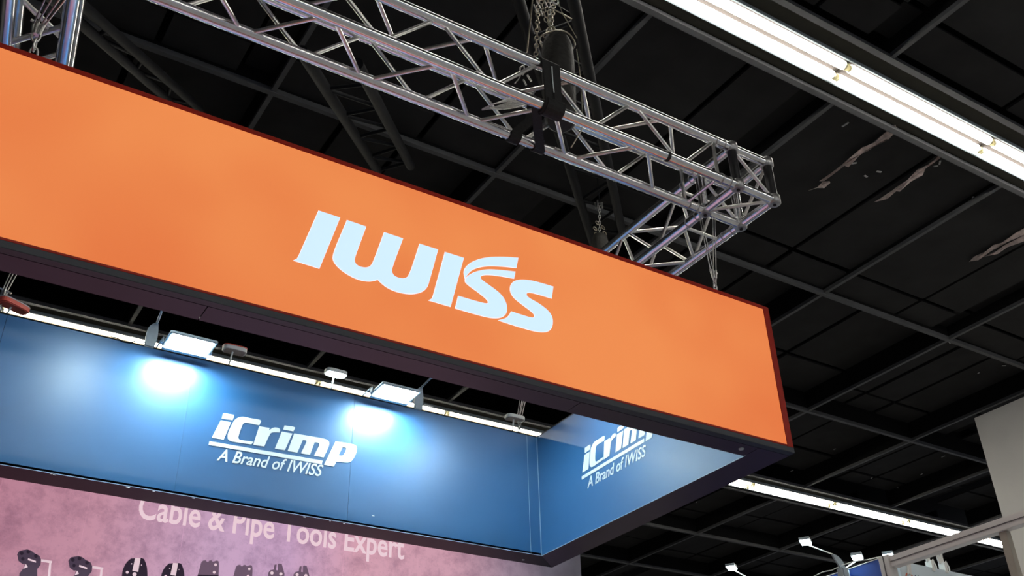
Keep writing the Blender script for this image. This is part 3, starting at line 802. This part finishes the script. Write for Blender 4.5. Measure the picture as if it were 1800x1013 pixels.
# coiled cable lying in the truss
cc = MB()
for k in range(6):
    pts = []
    o_ = .6 * k
    a0 = at(848, 192, 1, 3.9); a1 = at(940, 162 + 3 * k, 1, 3.9)
    for i in range(25):
        t = 2 * math.pi * i / 24
        c_ = a0.lerp(a1, .5)
        ax_ = (a1 - a0) * .5 * (1 - .03 * k)
        pts.append(c_ + ax_ * math.cos(t) + V(.004 * k, .05 + .005 * k, .012 + .004 * k) * math.sin(t + .1 * k))
    cc.path(pts[:-1], .0042, 6, closed=True)
tag(cc.build('coiled_cable', M['steel']), 'coil of grey cable lying on the truss brace left of the sling', 'cable')


# wire suspensions
def suspension(label, top_pts, knot, foot, m=None, sc2=1.):
    m = m or M['steel']
    t = thing('wire_suspension', foot, label, 'wire sling', 'wire suspensions holding the sign')
    knot = Vector(knot); foot = Vector(foot)
    for i, q in enumerate(top_pts):
        off = V(.012 * (i - (len(top_pts) - 1) / 2), .006 * (-1) ** i, 0) * sc2
        MB().tube(Vector(q), knot + off, .0035 * sc2, 6).build('wire', m, t)
        MB().tube(knot + off + V(0, 0, .012), knot + off * .6 + V(0, 0, -.05) * sc2, .007 * sc2, 8).build('ferrule', m, t)
    MB().tube(knot + V(-.03, 0, .012) * sc2, knot + V(.035, 0, -.004) * sc2, .006 * sc2, 8).build('cross_pin', m, t)
    z = knot.z - .035 * sc2; k = 0
    n = max(2, int((z - foot.z) / (.035 * sc2)))
    for k in range(n):
        c = V(knot.x + (foot.x - knot.x) * (k + .5) / n, knot.y, z + (foot.z - z) * (k + .5) / n)
        h = (z - foot.z) / n * .72; s = V(.014, 0, 0) * sc2 if k % 2 == 0 else V(.004, .014, 0) * sc2
        MB().path([c + V(0, 0, h) * math.cos(a) + s * math.sin(a) for a in [2 * math.pi * i / 12 for i in range(12)]], .0045 * sc2, 6, closed=True).build('shackle_link', m, t)
    return t


fr = at(1257, 508, 1, 4.09); fr.z = ZT2
kn = at(1254, 478, 1, 4.09)
suspension('wires from the truss corner down to the right end of the orange sign', [at(1228, 374, 1, YC), at(1232, 378, 1, YC), at(1253, 372, 1, YC), at(1257, 374, 1, YC)], kn, fr)
fl = at(65, 85, 1, 4.09); fl.z = ZT2
suspension('wires and shackles above the left end of the orange sign', [at(84, -12, 1, YA + .1), at(97, -12, 1, YA + .1), at(112, -12, 1, YA + .1), at(125, -14, 1, YA + .1)], at(68, 44, 1, 4.09), fl, sc2=1.25)
bk = at(912, 752, 1, 6.50); bk.z = ZTB
suspension('wires holding the back of the sign near its right inner corner', [V(4.35, 6.5, ZA - .03), V(4.37, 6.5, ZA - .03), V(4.41, 6.5, ZA - .03), V(4.43, 6.5, ZA - .03)], at(913, 733, 1, 6.5), bk)
bl = at(3, 545, 1, 6.50); bl.z = ZTB
suspension('wires and clips at the left edge, below the orange sign', [at(36, 440, 1, 6.5), at(43, 440, 1, 6.5), at(52, 440, 1, 6.5)], at(8, 512, 1, 6.5), bl, sc2=1.2)

# hoist far behind the sign
hb = thing('far_chain_bag', at(1054, 432, 1, 7.2), 'dark chain bag and hoist behind the sign, left of the side truss', 'bag')
c1 = at(1054, 415, 1, 7.2); c0 = c1 + V(0, 0, -.55)
MB().lathe(c0, (0, 0, 1), [(.10, 0), (.115, .1), (.115, .45), (.10, .53), (.05, .55)], 18, 1, .8).build('bag_body', M['bag'], hb)
mb = MB(); link_chain(mb, [at(1054, 357, 1, 7.2), at(1054, 417, 1, 7.2)], L=.06, wr=.004); mb.build('chain_fall', M['steel'], hb)
for px in (1046, 1050, 1058):
    MB().tube(at(px, 350 + abs(px - 1052), 1, 7.2), at(px + 1, 366, 1, 7.2), .008, 8).build('hook', M['steel'], hb)
for px, py in ((1046, 402), (1060, 400), (1050, 392), (1063, 410), (1048, 412)):
    q = at(px, py, 1, 7.2)
    MB().path([q + V(.022 * math.cos(a), .01 * math.sin(a), .03 * math.sin(a)) for a in [2 * math.pi * i / 10 for i in range(10)]], .005, 6, closed=True).build('chain_loop', M['chain'], hb)

MB().path([at(1054, 357, 1, 7.2), at(1054, 357, 1, 7.2) + V(0, 0, 7.25 - at(1054, 357, 1, 7.2).z)], .006, 6).build('cord', M['blacksteel'], hb)

# =====================================================================================
# LAMPS on the sign
# =====================================================================================
def flood(x, label):
    zf = 3.345; y0 = 6.105; y1 = 6.325; t = thing('floodlight', (x, 6.2, zf), label, 'floodlight', 'LED floodlights over the blue back panel')
    hw = .158
    MB().box(x - hw, x + hw, y0, y1, zf, zf + .022, .005).build('casing', M['lampgrey'], t)
    MB().box(x - hw + .02, x + hw - .02, y0 + .014, y1 - .030, zf - .003, zf + .002).build('led_face', M['led'], t)
    MB().box(x - hw + .004, x + hw - .004, y1 - .026, y1 + .012, zf - .016, zf + .0, .004).build('front_lip', M['lampgrey'], t)
    for s in (-1, 1):
        MB().box(x + s * (hw + .006) - .004, x + s * (hw + .006) + .004, 6.26, 6.30, zf + .004, ZTB + .012).build('bracket_arm', M['lampgrey'], t)
        MB().box(x + s * (hw + .006) - .004, x + s * (hw + .006) + .004, 6.26, 6.50, ZTB + .004, ZTB + .014).build('bracket_arm', M['lampgrey'], t)
    MB().box(x - hw - .01, x + hw + .01, 6.47, 6.50, ZTB, ZTB + .004).build('clamp', M['lampgrey'], t)
    return t


flood(1.455, 'left lit LED floodlight, white hot face, above the blue back panel')
flood(2.985, 'right lit LED floodlight, white hot face, above the blue back panel')


def small_lamp(px, py, label, face, band=None, w_=.085, yaw=0., y=6.5, case='house'):
    h = at(px, py, 1, y)
    t = thing('arm_lamp', (h.x, h.y, ZTB), label, 'arm lamp', 'small arm lamps on the back of the sign')
    c, s = math.cos(yaw), math.sin(yaw)
    X = V(c, s, 0); Y = V(-s, c, 0)
    pts = []
    n = 20
    def slab(z0, z1, k, name, m):
        P = []
        for i in range(n):
            a = 2 * math.pi * i / n
            ex = math.copysign(abs(math.cos(a)) ** .45, math.cos(a)); ey = math.copysign(abs(math.sin(a)) ** .6, math.sin(a))
            P.append(h + X * (w_ * k * ex) + Y * (.045 * k * ey))
        lo = [p + V(0, 0, z0) for p in P]; hi = [p + V(0, 0, z1) for p in P]
        MB().add(lo + hi, [tuple(range(n)), tuple(range(2 * n - 1, n - 1, -1))] + [(i, (i + 1) % n, n + (i + 1) % n, n + i) for i in range(n)]).build(name, m, t)
    slab(.0, .028, 1, 'casing', M[case]); slab(-.004, .001, .86, 'lamp_face', face)
    if band: slab(.028, .036, 1.02, 'top_band', band)
    MB().tube(h + V(0, 0, .01) - X * .01, V(h.x - .03, h.y, ZTB + .02), .007, 8).build('stalk', M['house'], t)
    MB().box(h.x - .045, h.x - .015, h.y - .03, h.y + .03, ZTB - .002, ZTB + .025).build('clamp', M['lampgrey'], t)
    return t


small_lamp(412, 619, 'unlit pinkish arm lamp on a short stalk right of the left floodlight', M['led_off'], M['lampred'])
small_lamp(590, 659, 'lit white oval arm lamp on a thin stalk between the two floodlights', M['led_small'])
small_lamp(905, 738, 'unlit grey arm lamp beside the wires near the blue inner corner', M['led_off'])
small_lamp(23, 541, 'arm lamp at the left edge with orange reflection in its colour, over the blue back panel', M['lampred'], M['led_off'], w_=.105, yaw=.5, case='lampred')  # orange reflected from the surroundings is painted into casing and face


def arm_bracket(px, py, tip, head, label, ax=1, val=6.42):
    b = at(px, py, ax, val)
    t = thing('lamp_bracket', (b.x, b.y, ZTB), label, 'lamp bracket', 'teardrop lamp brackets on the sign')
    P = smooth_loop([(-.035, 0), (-.038, .09, 's'), (-.03, .16, 's'), (.012, .20), (.03, .19), (.04, .12, 's'), (.038, .05, 's'), (.025, 0)], 2)
    mb = shape([P], lambda a, z, c: (b.x + a, b.y + c, ZTB - .01 + z), .014)
    mb.build('bracket_plate', M['lampgrey'], t)
    h = V(*head); a_ = V(b.x + .02, b.y + .007, ZTB + .185); m_ = at(tip[0], tip[1], 1, 6.22)
    MB().path([a_, m_, m_.lerp(h, .5), h + V(0, 0, .02)], .008, 8).build('arm_rod', M['lampgrey'], t)
    MB().box(h.x - .10, h.x + .10, h.y - .06, h.y + .06, h.z, h.z + .03, .006).build('lamp_head', M['lampgrey'], t)
    MB().box(h.x - .09, h.x + .09, h.y - .05, h.y + .05, h.z - .003, h.z + .002).build('lamp_face', M['led_arm'], t)
    MB().box(b.x - .03, b.x + .03, b.y - .01, b.y + .09, ZTB - .002, ZTB + .02).build('clamp', M['lampgrey'], t)
    return t


arm_bracket(264, 606, (285, 545), (.95, 5.45, 3.56), 'grey teardrop lamp bracket left of the left floodlight')
arm_bracket(736, 716, (757, 665), (3.85, 5.35, 3.50), 'grey teardrop lamp bracket right of the right floodlight')

# power cables trailing along the top edge
cb1 = MB().path([at(195, 592, 1, 6.44), at(205, 594, 1, 6.43), at(215, 601, 1, 6.42), at(228, 603, 1, 6.42), at(240, 599, 1, 6.43), at(258, 604, 1, 6.44)], .004, 6).build('power_cable', M['blacksteel'])
tag(cb1, 'thin dark cable looping along the top edge of the blue panel', 'cable')
cb2 = MB().path([at(745, 712, 1, 6.44), at(752, 713, 1, 6.42), at(760, 715, 1, 6.41), at(764, 720, 1, 6.41)], .005, 6).build('power_cable', M['house'])
tag(cb2, 'short white cable end right of the right teardrop bracket', 'cable')

# =====================================================================================
# BOOTH BACK WALL with print
# =====================================================================================
bw = thing('booth_wall', (2.2, 6.8, -H0), 'pink and purple concrete-print booth wall with white slogan and tool pictures', 'wall')
YW = 6.80
wx = [-.62, .02, .590, 1.118, 1.742, 2.32, 2.902, 3.5, 4.25, 5.012]
for i in range(len(wx) - 1):
    gg = .003 if i in (3, 4, 5, 6) else .0015
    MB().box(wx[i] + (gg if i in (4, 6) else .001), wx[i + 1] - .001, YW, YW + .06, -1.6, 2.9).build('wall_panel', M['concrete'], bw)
MB().box(wx[0], wx[-1], YW + .062, YW + .12, -1.6, 2.9).build('wall_core', M['fin'], bw)
t0 = at(240, 905, 1, YW); t1 = at(710, 968, 1, YW)
lay_text('Cable & Pipe Tools Expert', (1.432, 2.328), 3.386 - 1.432, .245, front_plane(YW), M['walltext'], 'lettering', .000, 0, .015, .002, bw)


def wl(pts, ox, oy, s, dx=0, dy=0, k=1., it=3, c=(0, 0)):
    P = [((p[0] - c[0]) * k + c[0] + dx, (p[1] - c[1]) * k + c[1] + dy) + tuple(p[2:]) for p in pts]
    return px_loop(P, ox, oy, s, 1, YW, it)


def tool(name, layers, ox, oy, s, dx=0, dy=0, k=1., c=(0, 0)):
    t = None
    for j, (nm, loops, m) in enumerate(layers):
        mb = shape([wl(l, ox, oy, s, dx, dy, k, 3, c) for l in loops], front_plane(YW - .001 * j), .001)
        if j == 0: t = mb.build(name, m, bw)
        else: mb.build(nm, m, t)


CA = (290, 400)
TA = [('printed_tool', [[(180, 268), (205, 232), (285, 217), (325, 228), (360, 256), (415, 285), (433, 325), (428, 380), (392, 425), (392, 700), (180, 700), (205, 470), (248, 415), (262, 370), (238, 372), (195, 340)]], M['toolgrey']),
      ('printed_pin', [circle(228, 258, 20), circle(298, 243, 20), circle(240, 318, 18), circle(378, 288, 20)], M['toolink']),
      ('printed_jaw', [[(296, 312), (378, 340), (378, 358), (292, 330)], [(272, 372), (292, 405), (246, 422)]], M['toolwhite']),
      ('printed_handle', [[(433, 322), (548, 340), (545, 362), (540, 365), (515, 700), (480, 700), (518, 362), (432, 348)]], M['toolwhite'])]
tool('printed_tool', TA, 0, 930, 6.); tool('printed_tool', TA, 0, 930, 6., 540, 70)
TB = [('printed_tool', [[(1380, 314), (1490, 308), (1518, 318), (1540, 365, 's'), (1556, 440, 's'), (1556, 700), (1284, 700), (1284, 480, 's'), (1300, 415, 's'), (1335, 350, 's')]], M['toolink']),
      ('printed_rail', [[(1425, 308), (1482, 312), (1456, 455), (1395, 443)]], M['toolwhite']),
      ('printed_hole', [circle(1341, 460, 15), circle(1418, 482, 22), circle(1387, 370, 6), circle(1491, 383, 6)], M['toolwhite'])]
tool('printed_tool', TB, 0, 930, 6.); tool('printed_tool', TB, 0, 930, 6., 400, 52, .93, (1420, 310))
TC = [('printed_tool', [[(345, 335), (372, 331), (380, 348), (398, 348), (408, 333), (432, 333), (440, 347), (455, 345), (490, 332, 's'), (512, 350, 's'), (506, 478), (500, 700), (270, 700), (285, 490), (305, 420), (322, 350, 's')]], M['toolmid']),
      ('printed_band', [[(285, 484), (504, 492), (502, 520), (280, 520)]], M['toolink']),
      ('printed_hole', [circle(472, 380, 15), circle(458, 460, 15)], M['toolwhite'])]
tool('printed_tool', TC, 300, 930, 6.); tool('printed_tool', TC, 300, 930, 6., 365, 48, .93, (340, 335))
TD = [('printed_tool', [[(1095, 378), (1118, 375), (1110, 435), (1130, 440), (1130, 375), (1142, 367), (1172, 372), (1185, 420), (1200, 475), (1198, 700), (1026, 700), (1028, 465), (1050, 437), (1085, 430)]], M['toolmid']),
      ('printed_hole', [circle(1067, 467, 17), circle(1162, 477, 17)], M['toolwhite'])]
tool('printed_tool', TD, 300, 930, 6.); tool('printed_tool', TD, 300, 930, 6., 265, 20, .97, (1095, 378))

# =====================================================================================
# NEIGHBOUR BOOTH lower right
# =====================================================================================
nb = thing('neighbour_booth_frame', (7, 4.3, -H0), 'white aluminium booth frame with beam and post at the lower right', 'booth frame')
MB().box(6.965, 7.045, 1.0, 5.27, 2.352, 2.440, .002).build('beam', M['profile'], nb)
MB().box(6.960, 6.968, 1.0, 5.27, 2.391, 2.397).build('groove', M['groove'], nb)
MB().box(6.955, 7.045, 5.28, 5.375, -1.6, 2.455, .002).build('post', M['profile'], nb)
MB().box(6.952, 6.958, 5.322, 5.332, -1.6, 2.45).build('groove', M['groove'], nb)
MB().box(6.99, 7.045, 4.245, 4.305, -1.6, 2.350, .002).build('post', M['cream'], nb)
bp = MB().box(6.985, 7.03, 5.378, 7.6, -1.6, 2.452, .001).build('blue_booth_panel', M['rblue'])
tag(bp, 'royal blue booth panel standing left of the white post', 'panel')
MB().box(6.98, 7.035, 5.378, 7.6, 2.452, 2.458).build('edge_profile', M['profile'], bp)
wp = MB().box(7.10, 11.0, 5.30, 5.34, -1.6, 2.43, .001).build('white_booth_panel', M['rwhite'])
tag(wp, 'pale white printed booth panel right of the white post', 'panel')
lay_text('Wi', (7.27, 2.265), .10, .10, front_plane(5.30), M['navy'], 'lettering', 0, 0, .012, .002, wp)
arc = [(7.20 + .05 * math.cos(t), 2.30 + .045 * math.sin(t)) for t in [math.radians(20 + 280 * i / 16) for i in range(17)]]
arc += [(7.20 + .038 * math.cos(t), 2.30 + .033 * math.sin(t)) for t in [math.radians(300 - 280 * i / 16) for i in range(17)]]
shape([arc], front_plane(5.30), .002).build('emblem', M['orangeink'], wp)
MB().obox(at(1598, 1000, 1, 5.28), V(.012, 0, .05), V(0, .01, 0), V(.012, 0, -.003)).build('gusset', M['profile'], nb)


def booth_lamp(base, tip, yv, label, headlen=.075, plate=True, dy=.35):
    b = at(*base, 1, yv); h = at(*tip, 1, yv + dy)
    t = thing('booth_arm_lamp', b, label, 'arm lamp', 'arm lamps on the neighbouring booth')
    X = V(.8, .55, 0).normalized(); Y = V(-.55, .8, 0)
    if plate:
        P = smooth_loop([(-.02, 0), (-.045, .03, 's'), (-.085, .085, 's'), (-.095, .105), (-.085, .112), (-.03, .10, 's'), (.02, .06, 's'), (.035, 0)], 2)
        shape([P], lambda a, z, c: (b.x + a, b.y + c, b.z + z), .014).build('bracket_plate', M['lampgrey'], t)
    MB().tube(b + (V(-.09, 0, .105) if plate else V(-.02, 0, 0)), h + X * headlen * .8, .0055, 8).build('arm_rod', M['house'], t)
    MB().box(b.x - .04, b.x + .03, b.y - .03, b.y + .04, b.z - .09, b.z + .005, .008).build('clamp', M['lampgrey'], t)
    MB().obox(h + V(0, 0, .015), X * headlen, Y * .045, V(0, 0, .012)).build('casing', M['lampgrey'], t)
    MB().obox(h, X * headlen * .93, Y * .04, V(0, 0, .003)).build('lamp_face', M['led_small'], t)
    return t


booth_lamp((1482, 1000), (1416, 954), 5.60, 'lit arm lamp reaching out left of the royal blue panel')
booth_lamp((1484, 1003), (1507, 981), 5.72, 'lit arm lamp just above the royal blue panel', .07, False, -.1)
booth_lamp((1380, 1050), (1286, 999), 6.9, 'lit arm lamp at the bottom edge, farthest left of the booth lamps', .07, False, .3)
booth_lamp((1590, 995), (1561, 977), 5.48, 'arm lamp tucked behind the top of the white post', .04, False, .1)


def hook_bracket(px, py, label, s=1.):
    b = at(px, py, 1, 5.32)
    t = thing('lamp_bracket', b, label, 'lamp bracket', 'white brackets on the pale panel')
    P = smooth_loop([(-.03, 0), (-.045, .05, 's'), (-.03, .09, 's'), (.05, .15), (.035, .10, 's'), (.02, .06, 's'), (.025, 0)], 2)
    P = [(a * s, z * s) for a, z in P]
    shape([P, circle(-.008 * s, .06 * s, .008 * s, 12)], lambda a, z, c: (b.x + a, b.y + c, b.z + z), .012).build('bracket_plate', M['house'], t)
    MB().box(b.x - .02, b.x + .012, b.y - .03, b.y + .03, b.z - .08, b.z + .01).build('clamp', M['house'], t)
    MB().path([b + V(.02, 0, .0), b + V(.05, 0, .03), b + V(.075, 0, -.02), b + V(.07, 0, -.06)], .006, 6).build('cable_tail', M['house'], t)
    return t


hook_bracket(1657, 992, 'white hooked lamp bracket on the pale panel, right one', 1.2)
hook_bracket(1634, 989, 'white hooked lamp bracket on the pale panel, left one', .8)
cab = MB().path([at(1430, 1014, 1, 5.75), at(1446, 1006, 1, 5.7), at(1462, 1003, 1, 5.65), at(1480, 994, 1, 5.6), at(1500, 988, 1, 5.55), at(1525, 984, 1, 5.5), at(1548, 979, 1, 5.42)], .004, 6).build('power_cable', M['house'])
tag(cab, 'white cable strung between the lamps above the royal blue panel', 'cable')
